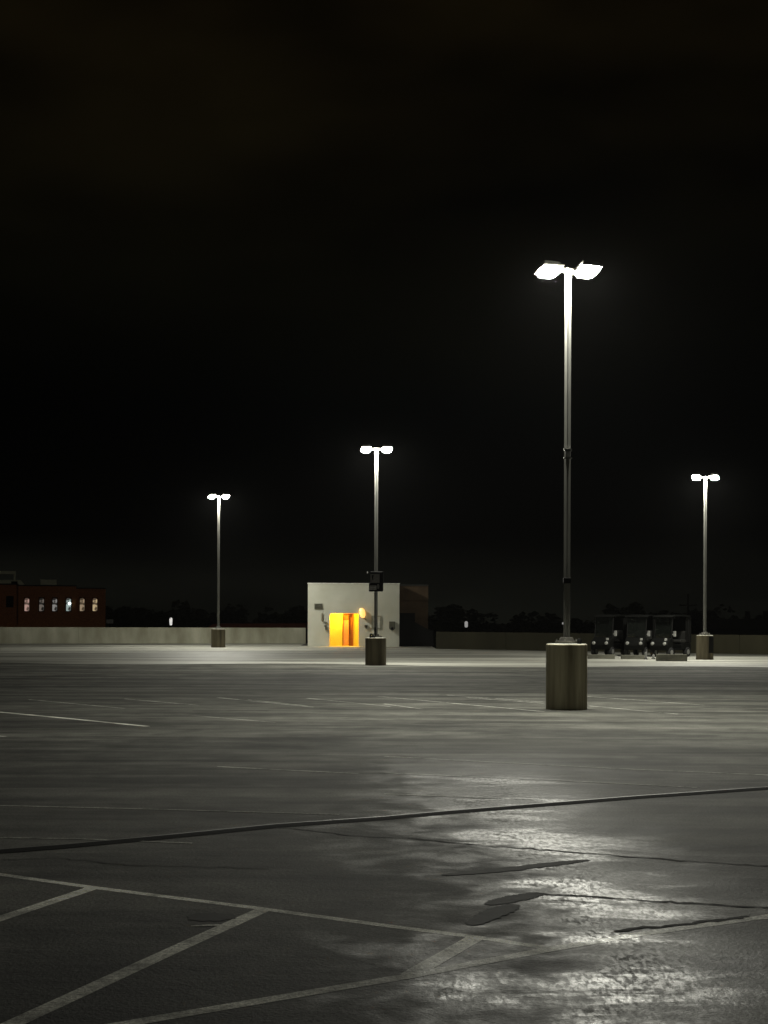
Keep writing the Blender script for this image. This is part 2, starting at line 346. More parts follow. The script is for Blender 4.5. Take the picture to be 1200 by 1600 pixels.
# ---------------------------------------------------------------- twin-headed lamps on round concrete bases
def lamp(px, bot, btop, ptop, bw, label, yaw=24, box=False, near=False, hs=.70):
    if near: hs = .9
    g = gp(px, bot); d = g.y; s = d / F
    hb = (bot - btop) * s; H = (bot - ptop) * s; r = bw * s / 2
    g = Vector((g.x * (d + r) / d, d + r, 0))
    o = thing('street_lamp', label, 'street lamp', g, 0, 'twin headed lamps on concrete bases')
    b = MB().lathe((0, 0, 0), [(r, 0), (r, hb - .012)], 40).lathe((0, 0, hb - .012), [(r, 0), (r - .012, .012)], 40).build('base', M['base'] if near else M['base_shaded'], o)
    cap = MB().lathe((0, 0, hb + .001), [(r - .016, 0), (r - .022, .006)], 40).build('base_top', M['base_top'], b)
    MB().box((0, 0, hb + .05), (.36, .36, .04), Matrix.Rotation(.5, 4, 'Z')).box((0, 0, hb + .11), (.24, .24, .08), Matrix.Rotation(.5, 4, 'Z'), .8).build('base_plate', M['housing'], o, .01)
    mbb = MB()
    for i in range(4):
        a = .5 + math.pi / 4 + i * math.pi / 2
        MB().lathe((.21 * math.cos(a), .21 * math.sin(a), hb + .03), [(.018, 0), (.018, .08)], 8).build('anchor_bolt', M['bolt'], o)
    w = .118; z0 = hb + .1; p = MB(); T = Matrix.Rotation(math.radians(38), 4, 'Z')
    z1 = H + .02
    vs = []; c = .018
    for z, ww in ((z0, w / 2 * 1.0), (z1, w / 2 * .96)):
        for x, y in ((-1, -1), (1, -1), (1, 1), (-1, 1)):
            for k in ((0, 1) if x * y > 0 else (1, 0)):
                vs.append(T @ Vector((x * (ww - (c if k else 0)), y * (ww - (0 if k else c)), z)))
    p.add(vs, [(i, (i + 1) % 8, (i + 1) % 8 + 8, i + 8) for i in range(8)] + [tuple(range(8, 16)), tuple(reversed(range(8)))])
    p.build('pole', M['pole'], o)
    zz = H + .02
    MB().box((0, 0, zz + .035), (.17, .17, .07), T).build('pole_cap', M['housing'], o, .01)
    for sgn in (-1, 1):
        MB().box((sgn * .12, 0, zz - .02 + .05), (.14, .07, .09)).build('arm', M['housing'], o, .008)
        A = Matrix.Translation((sgn * .41, 0, zz + .05)) @ Matrix.Rotation(math.radians(yaw), 4, 'Z') @ Matrix.Rotation(math.radians(-17), 4, 'X') @ Matrix.Diagonal((hs, 1, 1, 1))
        h = MB().box((0, 0, .065), (.50, .42, .10), A, .8).box((0, 0, -.005), (.56, .47, .05), A).build('lamp_head', M['housing'], o, .012)
        if near: MB().box((0, .226, -.062), (.34, .012, .066), A).build('added_light_block', M['black'], h)  # added plate that cuts the light thrown backward by the near heads
        prof = [(.0, -.135), (.09, -.13), (.16, -.108), (.205, -.066), (.22, -.031)]
        mb = MB(); n = 28; vs = []; fs = []
        for rr, z in prof:
            for i in range(n):
                a = 2 * math.pi * i / n; ca, sa = math.cos(a), math.sin(a)
                k = 1 / (abs(ca) ** 4 + abs(sa) ** 4) ** .25           # squarish dish
                vs.append(A @ Vector((rr * k * ca * 1.22, rr * k * sa, z)))
        for j in range(len(prof) - 1):
            for i in range(n): fs.append((j * n + i, (j + 1) * n + i, (j + 1) * n + (i + 1) % n, j * n + (i + 1) % n))
        mb.add(vs, fs, True).build('lens', M['lens'], h)
    if box:
        MB().box((r * .55, -r * .86, hb * .62), (.2, .16, .75)).build('junction_box', M['black'], o, .01)
    if near:
        k = MB().box((0, -.09, H - 3.78), (.17, .03, .05)).box((0, -.09, H - 3.95), (.17, .03, .03)).box((0, -.075, H - 3.87), (.10, .06, .2)).build('pole_clamp', M['bolt'], o)
        MB().lathe((.26, -.1, hb), [(.05, 0), (.05, .09), (.03, .12)], 12).build('conduit_stub', M['black'], o)
        MB().box((0, -.03, hb + 1.35), (.16, .14, .12)).build('handhole_cover', M['black'], o, .01)
    return o, g, hb, H
L1 = lamp(885, 1110, 1007, 419, 65, 'tallest looking twin headed lamp, nearest one, on a big round concrete base', near=True)
L2 = lamp(587, 1040, 997, 702, 33, 'twin headed lamp in front of the white building with a sign on its pole', 8)
L3 = lamp(341, 1012, 983, 776, 22, 'smallest looking twin headed lamp standing before the pale parapet wall', 25)
L4 = lamp(1101, 1031, 993, 746, 27, 'twin headed lamp beside the dark carts with a black box on its base', -15, box=True)

# sign on the second lamp's pole, and the bent conduit that drops down it
g2 = L2[1]; d2 = g2.y - .12
sg = thing('pole_sign', 'dark double sign panel with grey plates fixed to the lamp pole', 'sign', (g2.x, d2, 0))
def L_(px, py): q = at(px, py, d2); return (q.x - g2.x, q.z)
x0, zt = L_(578.5, 893); x1, zb = L_(599, 923.5); xm, zm = L_(578.5, 910)
MB().box(((x0 + x1) / 2, .03, (zt + zb) / 2), (x1 - x0, .05, zt - zb)).box(((x0 + x1) / 2 - .035, .031, (zm + zb) / 2 - .02), (x1 - x0 + .03, .046, zm - zb)).build('backing', M['black'], sg, .02)
up = MB().box((L_(589.5, 0)[0], -.003, L_(0, 901.5)[1]), (.36, .014, .34)).build('upper_plate', M['sign_grey'], sg)
MB().box((L_(585.7, 0)[0], -.014, L_(0, 899)[1]), (.05, .006, .14)).box((L_(586.6, 0)[0], -.014, L_(0, 897.5)[1]), (.06, .005, .04)).box((L_(586.2, 0)[0], -.014, L_(0, 903)[1]), (.03, .006, .06)).build('plate_mark', M['black'], up)
lo = MB().box((L_(586.5, 0)[0], -.003, L_(0, 916)[1]), (.27, .014, .17)).build('lower_plate', M['sign_pale'], sg)
MB().box((L_(586.5, 0)[0], -.012, L_(0, 914)[1]), (.22, .004, .02)).box((L_(586.5, 0)[0], -.012, L_(0, 917.5)[1]), (.22, .004, .02)).build('plate_text', M['sign_grey'], lo)
MB().lathe((0, 0, 0), [(.05, -.01), (.05, .02)], 16, Matrix.Translation((L_(594.5, 0)[0], -.01, L_(0, 914)[1])) @ Matrix.Rotation(math.pi / 2, 4, 'X') @ Matrix.Diagonal((1, 2.0, 1, 1))).build('round_badge', M['sign_grey'], sg)
MB().box((L_(577.8, 0)[0], 0, L_(0, 892)[1]), (.05, .05, .07), None, .4).build('bracket_tip', M['white_plastic'], sg)
MB().box((0, .075, (zt + zb) / 2), (.12, .05, .5)).build('pole_strap', M['bolt'], sg)
cb = thing('bent_conduit', 'short bent black conduit on top of the base below the pole sign', 'conduit', (g2.x, d2, L2[2]))
MB().tube((-.22, -.05, .0), (-.2, -.05, .17), .035).tube((-.2, -.05, .17), (-.07, -.02, .05), .03).tube((-.07, -.02, .05), (.0, 0, .14), .03).tube((0, 0, .14), (-.02, 0, .42), .03).box((-.12, -.05, .04), (.2, .12, .08)).build('pipe', M['black'], cb)

# ---------------------------------------------------------------- the white stair building
BD = gp(560, 1010.3).y
def B(px, py, d=BD): return at(px, py, d)
bx0, bx1 = B(481, 960).x, B(624, 960).x
bt = B(550, 912.5).z
ox0, ox1, ot = B(515, 985).x, B(560.5, 985).x, B(540, 958.5).z
bd = thing('stair_building', 'small white flat roofed building with an orange lit doorway', 'building', ((bx0 + bx1) / 2, BD, 0))
X = lambda x: x - (bx0 + bx1) / 2
DEP = 8.0
rad = .16
arc = [(X(ox0) + rad - rad * math.cos(a), ot - rad + rad * math.sin(a)) for a in [i * math.pi / 12 for i in range(7)]]
out = [(X(bx0), 0), (X(ox0), 0)] + arc + [(X(ox1), ot), (X(ox1), 0), (X(bx1), 0), (X(bx1), bt), (X(bx0), bt)]
fw = MB().prism(out, 'y', 0, .25).build('front_wall', M['white_wall'], bd)
MB().box((X(bx0) + .125, .25 + (DEP - .25) / 2, bt / 2), (.25, DEP - .25, bt)).build('side_wall', M['white_wall'], bd)
MB().box((X(bx1) - .125, .25 + (DEP - .25) / 2, bt / 2), (.25, DEP - .25, bt)).build('side_wall', M['brown_panel'], bd)
MB().box((0, DEP + .125, bt / 2), (bx1 - bx0, .25, bt)).build('rear_wall', M['white_wall'], bd)
MB().box((0, .25 + (DEP - .25) / 2, bt - .25), (bx1 - bx0 - .5, DEP - .25, .2)).build('roof', M['roofing'], bd)
MB().box((0, -.01 + .15, bt + .03), (bx1 - bx0 + .06, .34, .06)).build('coping', M['coping'], bd, .008)
# vestibule behind the doorway
VD = 1.3
cx = (ox0 + ox1) / 2; ow = ox1 - ox0
ix0, ix1 = B(536.5, 985, BD + VD).x, B(550.5, 985, BD + VD).x
vb = MB()
for a, b in ((X(ox0) - .1, X(ix0)), (X(ix1), X(ox1) + .1)): vb.box(((a + b) / 2, VD + .06, 1.3), (b - a, .12, 2.6))
vb.box(((X(ix0) + X(ix1)) / 2, VD + .06, (2.02 + 2.6) / 2), (ix1 - ix0, .12, .58))
vb.build('vestibule_wall', M['cream'], bd)
for q in (X(ox0) - .16, X(ox1) + .16): MB().box((q, .25 + VD / 2, 1.3), (.12, VD, 2.6)).build('vestibule_side', M['cream'], bd)
MB().box((X(cx), .25 + VD / 2, 2.66), (ow + .44, VD, .12)).build('vestibule_ceiling', M['cream'], bd)
MB().box((X(cx), .25 + VD / 2 - .2, .006), (ow + .2, VD + .4, .02)).build('threshold', M['cream'], bd)
dw = ix1 - ix0
dr_ = MB().box((X(ix0) + dw * .30, VD + .06, .82), (dw * .60, .05, 1.62)).build('door', M['door_leaf'], bd)
MB().box((X(ix0) + dw * .80, VD + .2, 1.05), (dw * .40, .05, 2.1)).build('inner_door', M['door'], bd)
MB().box((X(ix0) + dw * .30, VD + .06, 1.86), (dw * .60, .05, .40)).build('transom', M['door'], bd)
MB().box((X(ix0) + dw * .5, VD + 2.0, 1.2), (dw + 1.2, .1, 2.4)).build('passage_wall', M['door'], bd)
fr = MB()
fr.box((X(ix0) - .03, VD - .02, 1.02), (.06, .05, 2.04)).box((X(ix1) + .03, VD - .02, 1.02), (.06, .05, 2.04)).box(((X(ix0) + X(ix1)) / 2, VD - .02, 2.05), (ix1 - ix0 + .12, .05, .06))
fr.build('door_frame', M['door'], bd)
MB().box((X(B(553, 0).x), VD - .03, 1.02), (.10, .06, .16)).build('wall_switch', M['door'], bd)
cl = MB().lathe((X(cx) - .25, .25 + .55, 2.52), [(.12, .08), (.15, .0)], 20).build('ceiling_lamp', M['housing'], bd)
MB().lathe((X(cx) - .25, .25 + .55, 2.46), [(.05, -.05), (.11, -.02), (.13, .055)], 20).build('bulb', M['sodium'], cl)

def on_wall(name, label, cat, px0, py0, px1, py1): 
    a, b = B(px0, py0), B(px1, py1); c = (a + b) / 2
    return thing(name, label, cat, (c.x, BD, c.z)), abs(b.x - a.x), abs(a.z - b.z)
o, w, h = on_wall('wall_vent', 'small dark rectangular louvre high on the white wall left of the doorway', 'vent', 491, 943, 504, 951.5)
MB().box((0, -.025, 0), (w, .05, h)).build('vent_frame', M['frame_grey'], o, .008)
mbv = MB()
for i in range(5): mbv.box((0, -.056, -h * .36 + i * h * .18), (w * .88, .02, h * .10), None)
mbv.build('louvre', M['grey_box'], o)
o, w, h = on_wall('notice_frame', 'grey framed notice on the white wall behind the lamp pole', 'notice', 580.5, 962, 595.5, 982.5)
MB().box((-w / 2 + .04, -.025, 0), (.08, .05, h)).box((w / 2 - .04, -.025, 0), (.08, .05, h)).box((0, -.025, h / 2 - .03), (w - .16, .05, .06)).box((0, -.025, -h / 2 + .03), (w - .16, .05, .06)).build('frame', M['frame_grey'], o)
MB().box((0, -.012, 0), (w - .16, .02, h - .12)).build('notice_sheet', M['poster'], o)
o, w, h = on_wall('wall_box', 'dark round bottomed box at the right edge of the white wall', 'box', 608, 971, 617.5, 985)
pts = [(-w / 2, h / 2), (-w / 2, -h * .28), (-w * .34, -h * .42), (0, -h / 2), (w * .34, -h * .42), (w / 2, -h * .28), (w / 2, h / 2)]
MB().prism(pts, 'y', -.2, 0).build('box_body', M['grey_box'], o, .02)
MB().lathe((0, 0, 0), [(.08, 0), (.07, .03)], 14, Matrix.Translation((0, -.2, -h * .28)) @ Matrix.Rotation(math.pi / 2, 4, 'X')).build('dispenser', M['black'], o)
o, w, h = on_wall('call_point', 'tiny dark call box on the white wall right of the doorway', 'box', 569.5, 976.5, 574.5, 982.5)
MB().prism([(-w / 2, h / 2), (-w / 2, 0), (-w * .1, -h / 2), (w * .2, -h / 2), (w / 2, 0), (w / 2, h / 2)], 'y', -.1, 0).build('call_box', M['grey_box'], o)
MB().box((0, -.11, h * .15), (w * .4, .02, h * .3)).build('button', M['black'], o)
o, w, h = on_wall('wall_phone', 'small dark handset fixture on the white wall left of the doorway', 'phone', 506.5, 976.5, 511, 985)
MB().box((w * .1, -.05, 0), (w * .45, .1, h)).box((-w * .25, -.06, h * .3), (w * .5, .09, h * .25)).build('handset', M['grey_box'], o, .015)
o, w, h = on_wall('wall_pipe', 'pale bent pipe on the white wall beside the doorway', 'pipe', 502, 958, 511, 973)
MB().tube((-w * .4, -.05, h / 2), (-w * .4, -.05, -h * .3), .045).tube((-w * .4, -.05, -h * .3), (w / 2, -.05, -h / 2), .04).build('pipe', M['frame_grey'], o)
o, w, h = on_wall('wall_lamp', 'glowing orange wall lamp above the right corner of the doorway', 'wall lamp', 560.5, 949.5, 571.5, 966)
T = Matrix.Translation((0, -.16, 0)) @ Matrix.Rotation(math.radians(-14), 4, 'Y')
MB().lathe((0, 0, 0), [(.07, -h * .47), (.15, -h * .3), (.19, 0), (.17, h * .28), (.08, h * .46)], 20, T).build('globe', M['sconce'], o)
MB().tube((0, 0, -h * .3), (.04, -.2, -h * .45), .03).box((.03, -.03, -h * .35), (.12, .06, .16)).tube((.15, -.13, -h * .5), (.25, -.02, -h * .66), .025).build('bracket', M['grey_box'], o)

# darker wing to the right of it
WD = BD + 1.6
wx0, wx1 = bx1 + .02, B(669, 960, WD).x
wg = thing('side_wing', 'dark brown panelled block set back beside the white building', 'building', ((wx0 + wx1) / 2, WD, 0))
Wx = (wx1 - wx0); zz = [0, B(0, 963.5, WD).z, B(0, 936.5, WD).z, B(0, 912.5, WD).z]
mb = MB()
for a, b in zip(zz, zz[1:]): mb.box((0, .1, (a + b) / 2), (Wx, .2, b - a - .06))
mb.box((0, 2.2, zz[3] / 2 - .02), (Wx - .04, 4.1, zz[3] - .06))
mb.build('panel_wall', M['brown_panel'], wg)
MB().box((0, 2.1, zz[3] + .03), (Wx + .06, 4.3, .07)).build('coping', M['roofing'], wg)
MB().box((-Wx * .22, -.04, 1.05), (.95, .08, 2.1)).build('shade_slab', M['black'], wg)  # added black slab standing for the shade low on this wall
gtx0, gtx1 = B(627, 0, BD + .5).x, B(681, 0, BD + .5).x  # added black sheet and edges in place of the building corner's shadow
gt = thing('shadow_stand_in', 'added black sheet shaped as the shadow between the brown block and the parapet', 'shadow sheet', ((gtx0 + gtx1) / 2, BD + .5, 0))
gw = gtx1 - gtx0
MB().prism([(-gw / 2 + .06, .06), (gw / 2 - .06, .06), (gw / 2 - .06, 1.0), (gw * .28, 1.16), (0, 1.5), (-gw * .25, 1.68), (-gw / 2 + .06, 1.7)], 'y', -.02, .02).build('shadow_sheet', M['black'], gt)
for sx_ in (-1, 1): MB().box((sx_ * (gw / 2 - .03), 0, .88 if sx_ < 0 else .53), (.06, .08, 1.76 if sx_ < 0 else 1.06)).build('shadow_sheet_edge', M['black'], gt)

# ---------------------------------------------------------------- three dark covered carts and the kerb stones before them
def copy_tree(o, parent=None):
    c = o.copy(); COL.objects.link(c)
    if parent: c.parent = parent
    for ch in list(o.children): copy_tree(ch, c)
    return c
def make_cart():
    o = thing('golf_cart', 'x', 'cart', (0, 0, 0), 0, 'dark covered carts parked in a row by the parapet')
    # cart faces -Y; side outline (y, z)
    hood = [(-1.12, .32), (-1.15, .55), (-1.05, .74), (-.78, .92), (-.62, .95), (-.58, .40), (.20, .36), (.20, .62), (.26, .66), (1.02, .66), (1.08, .34)]
    MB().prism(hood, 'x', -.50, .50).build('body', M['cart'], o, .05)
    MB().box((0, .42, .76), (.92, .50, .16)).build('seat', M['seat'], o, .05)
    MB().box((0, .76, 1.02), (.92, .12, .46), Matrix.Translation((0, 0, 0))).build('backrest', M['seat'], o, .05)
    roof = [(-.82, 1.92), (-.70, 1.99), (0, 2.04), (.85, 2.0), (.98, 1.93), (.85, 1.93), (0, 1.96), (-.70, 1.92)]
    MB().prism(roof, 'x', -.56, .56).build('roof', M['cart'], o, .02)
    for x in (-.46, .46):
        MB().tube((x, -.72, .92), (x, -.60, 1.94), .035).build('roof_post', M['black'], o)
        MB().tube((x, .92, .64), (x, .82, 1.95), .045).build('roof_post', M['black'], o)
        MB().box((x * .98, .86, 1.30), (.02, .50, 1.22)).build('side_curtain', M['black'], o)
    MB().add([(-.43, -.74, .98), (.43, -.74, .98), (.43, -.63, 1.90), (-.43, -.63, 1.90), (-.43, -.73, .98), (.43, -.73, .98), (.43, -.62, 1.90), (-.43, -.62, 1.90)],
             [(0, 1, 2, 3), (7, 6, 5, 4), (0, 4, 5, 1), (1, 5, 6, 2), (2, 6, 7, 3), (3, 7, 4, 0)]).build('windshield', M['screen'], o)
    MB().box((0, .93, 1.25), (.92, .02, 1.2)).build('rear_curtain', M['black'], o)
    for x in (-.44, .44):
        for y in (-.80, .72):
            t = MB().lathe((0, 0, 0), [(.16, -.10), (.23, -.085), (.235, 0), (.23, .085), (.16, .10)], 24, Matrix.Translation((x, y, .236)) @ Matrix.Rotation(math.pi / 2, 4, 'Y')).build('wheel', M['rubber'], o)
            MB().lathe((0, 0, 0), [(.13, -.105), (.12, .105)], 16, Matrix.Translation((x, y, .236)) @ Matrix.Rotation(math.pi / 2, 4, 'Y')).build('hubcap', M['bolt'], t)
        MB().lathe((0, 0, 0), [(.085, 0), (.09, .03), (.05, .06)], 16, Matrix.Translation((x * .76, -1.11, .64)) @ Matrix.Rotation(math.radians(70), 4, 'X')).build('headlight', M['white_plastic'], o)
    MB().box((.60, -.64, 1.12), (.12, .07, .26)).tube((.47, -.68, 1.08), (.58, -.64, 1.10), .018).build('mirror', M['white_plastic'], o, .02)
    MB().box((.33, -1.0, .84), (.12, .10, .12)).build('front_badge', M['white_plastic'], o, .02)
    for x in (-.24, .22):
        bg_ = MB().lathe((x, 1.12, .55), [(.13, 0), (.15, .1), (.15, .7), (.12, .82)], 14).build('golf_bag', M['black'], o)
        MB().tube((x, 1.12, 1.3), (x + .05, 1.16, 1.62), .02).tube((x - .05, 1.1, 1.3), (x - .1, 1.06, 1.55), .02).build('club', M['black'], bg_)
    T = Matrix.Translation((-.2, -.42, 1.0)) @ Matrix.Rotation(math.radians(-55), 4, 'X')
    mb = MB(); n, k, R, r = 24, 8, .17, .018
    vs = [T @ Vector(((R + r * math.cos(b)) * math.cos(a), (R + r * math.cos(b)) * math.sin(a), r * math.sin(b))) for a in [2 * math.pi * i / n for i in range(n)] for b in [2 * math.pi * j / k for j in range(k)]]
    mb.add(vs, [(i * k + j, ((i + 1) % n) * k + j, ((i + 1) % n) * k + (j + 1) % k, i * k + (j + 1) % k) for i in range(n) for j in range(k)], True)
    mb.tube((-.2, -.42, 1.0), (-.2, -.62, .72), .025)
    mb.build('steering_wheel', M['rubber'], o)
    return o
cart = make_cart()
carts = [(957, 1025.5, 'leftmost of the three dark covered carts, right behind the big lamp base'), (1006, 1026, 'middle one of the three dark covered carts before the parapet'),
         (1054, 1027, 'dark covered cart nearest to the lamp base with a black box')]
for i, (px, py, lab) in enumerate(carts):
    c = cart if i == 0 else copy_tree(cart)
    g = gp(px, py); c.location = (g.x, g.y + .95, 0); c.rotation_euler = (0, 0, math.radians((-33, -26, -42)[i])); c['label'] = lab
stops = [(919, 960, 1029.5, .20, 'wheel stop left of the first cart by the big lamp base'), (971, 1009, 1030, .19, 'concrete wheel stop between the first and middle cart'), (1026, 1073, 1033, .30, 'tallest pale concrete block in front of the cart beside the lamp')]
for a, b, py, h, lab in stops:
    p, q = gp(a, py), gp(b, py); L = q.x - p.x
    o = MB().prism([(-.11, 0), (.11, 0), (.07, h), (-.07, h)], 'x', -L / 2, L / 2).build('wheel_stop', M['kerb'], None, .02)
    o.location = ((p.x + q.x) / 2, p.y + .12, 0); tag(o, lab, 'kerb', 'concrete stops in front of the carts')
for px, py, lab in ((1009, 1030.5, 'short pale post standing in front of the middle cart'), (1021, 1029.5, 'low pale bollard stub left of the tallest concrete block')):
    g = gp(px, py); s = 1 if px < 1015 else .6
    o = thing('marker_post', lab, 'post', g, 0, 'pale posts by the carts')
    MB().lathe((0, 0, 0), [(.055, 0), (.055, .30 * s), (.03, .34 * s)], 14).build('post_shaft', M['white_plastic'], o)
    MB().lathe((0, 0, 0), [(.10, 0), (.10, .03), (.06, .05)], 14).build('post_foot', M['black'], o)

# ---------------------------------------------------------------- beyond the parapet: brick building, low roof, houses, lights
K = 150
TH = math.radians(12.5)
OX = at(28, 960, K).x
def bk(px, py, d=K):                          # point on the turned brick facade seen at a pixel
    u, v = uv(px, py); k = u / F
    t = (k * K - OX) / (math.cos(TH) - k * math.sin(TH)); y = K + t * math.sin(TH)
    return Vector((OX + t, y, HC - v * y / F))
xa, xb, xc, xd = bk(-140, 960).x, bk(28, 960).x, bk(119, 960).x, bk(165, 960).x
bb = thing('brick_building', 'red brick building with six narrow lit windows behind the parapet', 'building', (xb, K, -12), TH)
def blk(name, x0, x1, ytop, dy, m='brick'):
    zt = bk({'end_wall': 10, 'main_wall': 75, 'annex_wall': 140}[name], ytop).z + 12
    MB().box(((x0 + x1) / 2 - xb, dy + 7, zt / 2), (x1 - x0, 14, zt)).build(name, M[m], bb)
    MB().box(((x0 + x1) / 2 - xb, dy + 7, zt + .06), (x1 - x0 + .1, 14.2, .12)).build('coping', M['roofing'], bb)
blk('end_wall', xa, xb - .01, 913.5, .5); blk('main_wall', xb, xc - .01, 916, 0); blk('annex_wall', xc, xd, 920, .35)
cols = [((1, .62, .52), .62, (.35, .22, .16)), ((.6, .5, .42), .30, (.03, .025, .02)), ((.75, .72, .68), .42, (.03, .02, .02)), ((.72, .9, .85), .55, (.10, .10, .09)), ((.9, .66, .42), .5, (.3, .2, .1)), ((1, .76, .42), .7, (.25, .15, .08))]
for i, px in enumerate((42, 65, 85.5, 107, 128.5, 148.5)):
    a = bk(px, 944.5, K); dy = 0 if i < 4 else .35
    f = MB(); w, h = .44, 1.28; x = a.x - xb; z = a.z + 12
    f.box((x - w / 2 - .03, dy - .04, z), (.06, .08, h + .12)).box((x + w / 2 + .03, dy - .04, z), (.06, .08, h + .12)).box((x, dy - .04, z + h / 2 + .03), (w, .08, .06)).box((x, dy - .05, z - h / 2 - .03), (w, .10, .06))
    fo = f.build('window', M['black'], bb)
    c, s, c2 = cols[i]
    ar = [(w / 2 * math.cos(a), h / 2 - w / 2 + w / 2 * math.sin(a)) for a in [k_ * math.pi / 8 for k_ in range(9)]]
    MB().prism([(w / 2, -h / 2)] + ar + [(-w / 2, -h / 2)], 'y', -.01, .01).build('pane', emit('lit_pane', c, s * .62, 1, 2.6, tuple(q * .5 for q in c2)), fo).location = (x, dy - .02, z)
fo = MB().box((bk(19, 0).x - xb, .5 - .03, bk(0, 940).z + 12), (.7, .06, 1.1)).build('window', M['black'], bb)
g = bk(107, 943); MB().lathe((0, 0, 0), [(.05, -.1), (.16, 0), (.05, .1)], 14, Matrix.Translation((g.x - xb + .1, -.18, g.z + 12)) @ Matrix.Rotation(math.pi / 2, 4, 'X')).build('wall_light', emit('wall_light_glow', (.85, 1, .96), 1.6), bb)
def roof_thing(name, lab, cat, px0, px1, ytop, ybot, dy, m):
    a, b = bk(px0, ytop, K + dy), bk(px1, ybot, K + dy)
    t = (a.x + b.x) / 2 - xb
    return thing(name, lab, cat, (xb + t * math.cos(TH) - dy * math.sin(TH), K + t * math.sin(TH) + dy * math.cos(TH), b.z), TH), abs(b.x - a.x), a.z - b.z
o, w, h = roof_thing('rooftop_frame', 'pale steel frame standing on the brick building roof', 'roof frame', -30, 24, 891, 914, 2, 'roof_metal')
MB().box((0, 0, h - .15), (w, .3, .30)).build('beam', M['roof_metal'], o)
for x in (-w / 2 + .1, w / 2 - .1): MB().box((x, 0, (h - .3) / 2), (.2, .25, h - .3)).build('leg', M['roof_metal'], o)
o, w, h = roof_thing('roof_duct', 'low grey duct lying on the brick building roof', 'duct', -20, 40, 905.5, 915, 1.2, 'roof_metal')
MB().prism([(-w / 2, 0), (w / 2, 0), (w / 2 - .5, h), (-w / 2, h)], 'y', 0, 1.2).build('duct_body', M['roof_metal'], o, .05)
MB().box((w * .2, -.03, h * .5), (.6, .06, h * .5)).build('duct_grille', M['black'], o)
o, w, h = roof_thing('roof_unit', 'small pale box unit on the brick building roof', 'roof unit', 63, 88.5, 905, 916, 1.2, 'roof_metal')
MB().box((0, .5, h * .6), (w, 1.0, h * .8)).build('unit_case', M['roof_metal'], o, .04)
MB().box((0, .5, h * .1), (w * .8, .8, h * .2)).build('unit_feet', M['black'], o)

# low red roofed building behind the pale parapet
a, b = at(330, 975, 135), at(470, 973, 135)
lw = thing('low_building', 'long low building with a dark red roof behind the parapet', 'building', ((a.x + b.x) / 2, 135, -12))
w = b.x - a.x + .8; zt = a.z + 12
MB().box((0, 4, (zt - .45) / 2), (w - .3, 8, zt - .45)).build('wall', M['house_dark'], lw)
MB().prism([(-w / 2 - .1, zt - .45), (w / 2, zt - .45), (w / 2, zt + .08), (-w / 2 + .6, zt + .02)], 'y', -.2, 8.2).build('roof', M['red_roof'], lw)
# small board right of the brick building
g = at(171.5, 971, 128)
o = thing('pale_board', 'small pale board on a post just right of the brick building', 'sign', (g.x, 128, -12))
MB().box((0, 0, g.z + 12), (.58, .05, .34)).build('board', M['white_plastic'], o, .02)
MB().box((0, .06, (g.z + 12) / 2), (.09, .07, g.z + 12.1)).build('post', M['black'], o)
for px, py, d, w, h, lab in ((267, 971, 125, .24, .62, 'white lit lantern on a post beyond the pale parapet'), (728.5, 975.5, 125, .26, .5, 'dim white lantern on a post right of the brown block'), (880, 974, 140, .2, .2, 'tiny far light seen just left of the nearest pole')):
    g = at(px, py, d); H = g.z + 12
    o = thing('lantern_post', lab, 'street lamp', (g.x, d, -12), 0, 'small far lanterns beyond the parapet')
    MB().tube((0, 0, 0), (0, 0, H - h / 2), .06, .05).build('post', M['black'], o)
    MB().lathe((0, 0, H), [(w * .3, -h / 2), (w / 2, -h * .35), (w / 2, h * .35), (w * .25, h / 2)], 14).build('lantern', M['faint'] if px > 700 else M['lantern'], o)
    MB().lathe((0, 0, H + h / 2 + .003), [(w * .55, 0), (.03, .1)], 14).build('lantern_cap', M['black'], o)
# utility pole and dark house
g = at(1075, 928, 170); H = g.z + 12
o = thing('utility_pole', 'dark utility pole with a crossarm rising above the trees', 'pole', (g.x, 170, -12))
MB().tube((0, 0, 0), (0, 0, H), .17, .11, 12).build('pole_shaft', M['bark'], o)
z = at(1075, 946, 170).z + 12
MB().box((0, -.16, z), (2.0, .12, .14)).box((0, -.16, z - .9), (1.1, .1, .12)).build('crossarm', M['bark'], o)
MB().lathe((.3, -.35, z - 1.9), [(.2, 0), (.2, .7), (.1, .75)], 12).build('transformer', M['black'], o)
for x in (-.9, -.45, .45, .9): MB().lathe((x, -.16, z + .07), [(.03, 0), (.06, .06), (.03, .16)], 8).build('insulator', M['house_dark'], o)
a, b = at(1120, 967, 150), at(1260, 967, 150); zt = a.z + 12
hs = thing('dark_house', 'dark house roof with two chimneys at the right edge', 'house', ((a.x + b.x) / 2, 150, -12)); w = b.x - a.x
MB().box((0, 4, (zt - 1) / 2), (w, 8, zt - 1)).build('wall', M['house_dark'], hs)
rf = MB().prism([(-.4, zt - 1), (8.4, zt - 1), (4, zt)], 'x', -w / 2 - .3, w / 2 + .3).build('roof', M['roofing'], hs)
for px in (1168, 1196):
    q = at(px, 955, 154); MB().box((q.x - (a.x + b.x) / 2, 4, (q.z + 12 + zt - .3) / 2), (.42, .42, q.z + 12 - zt + .3)).build('chimney', M['house_dark'], rf)

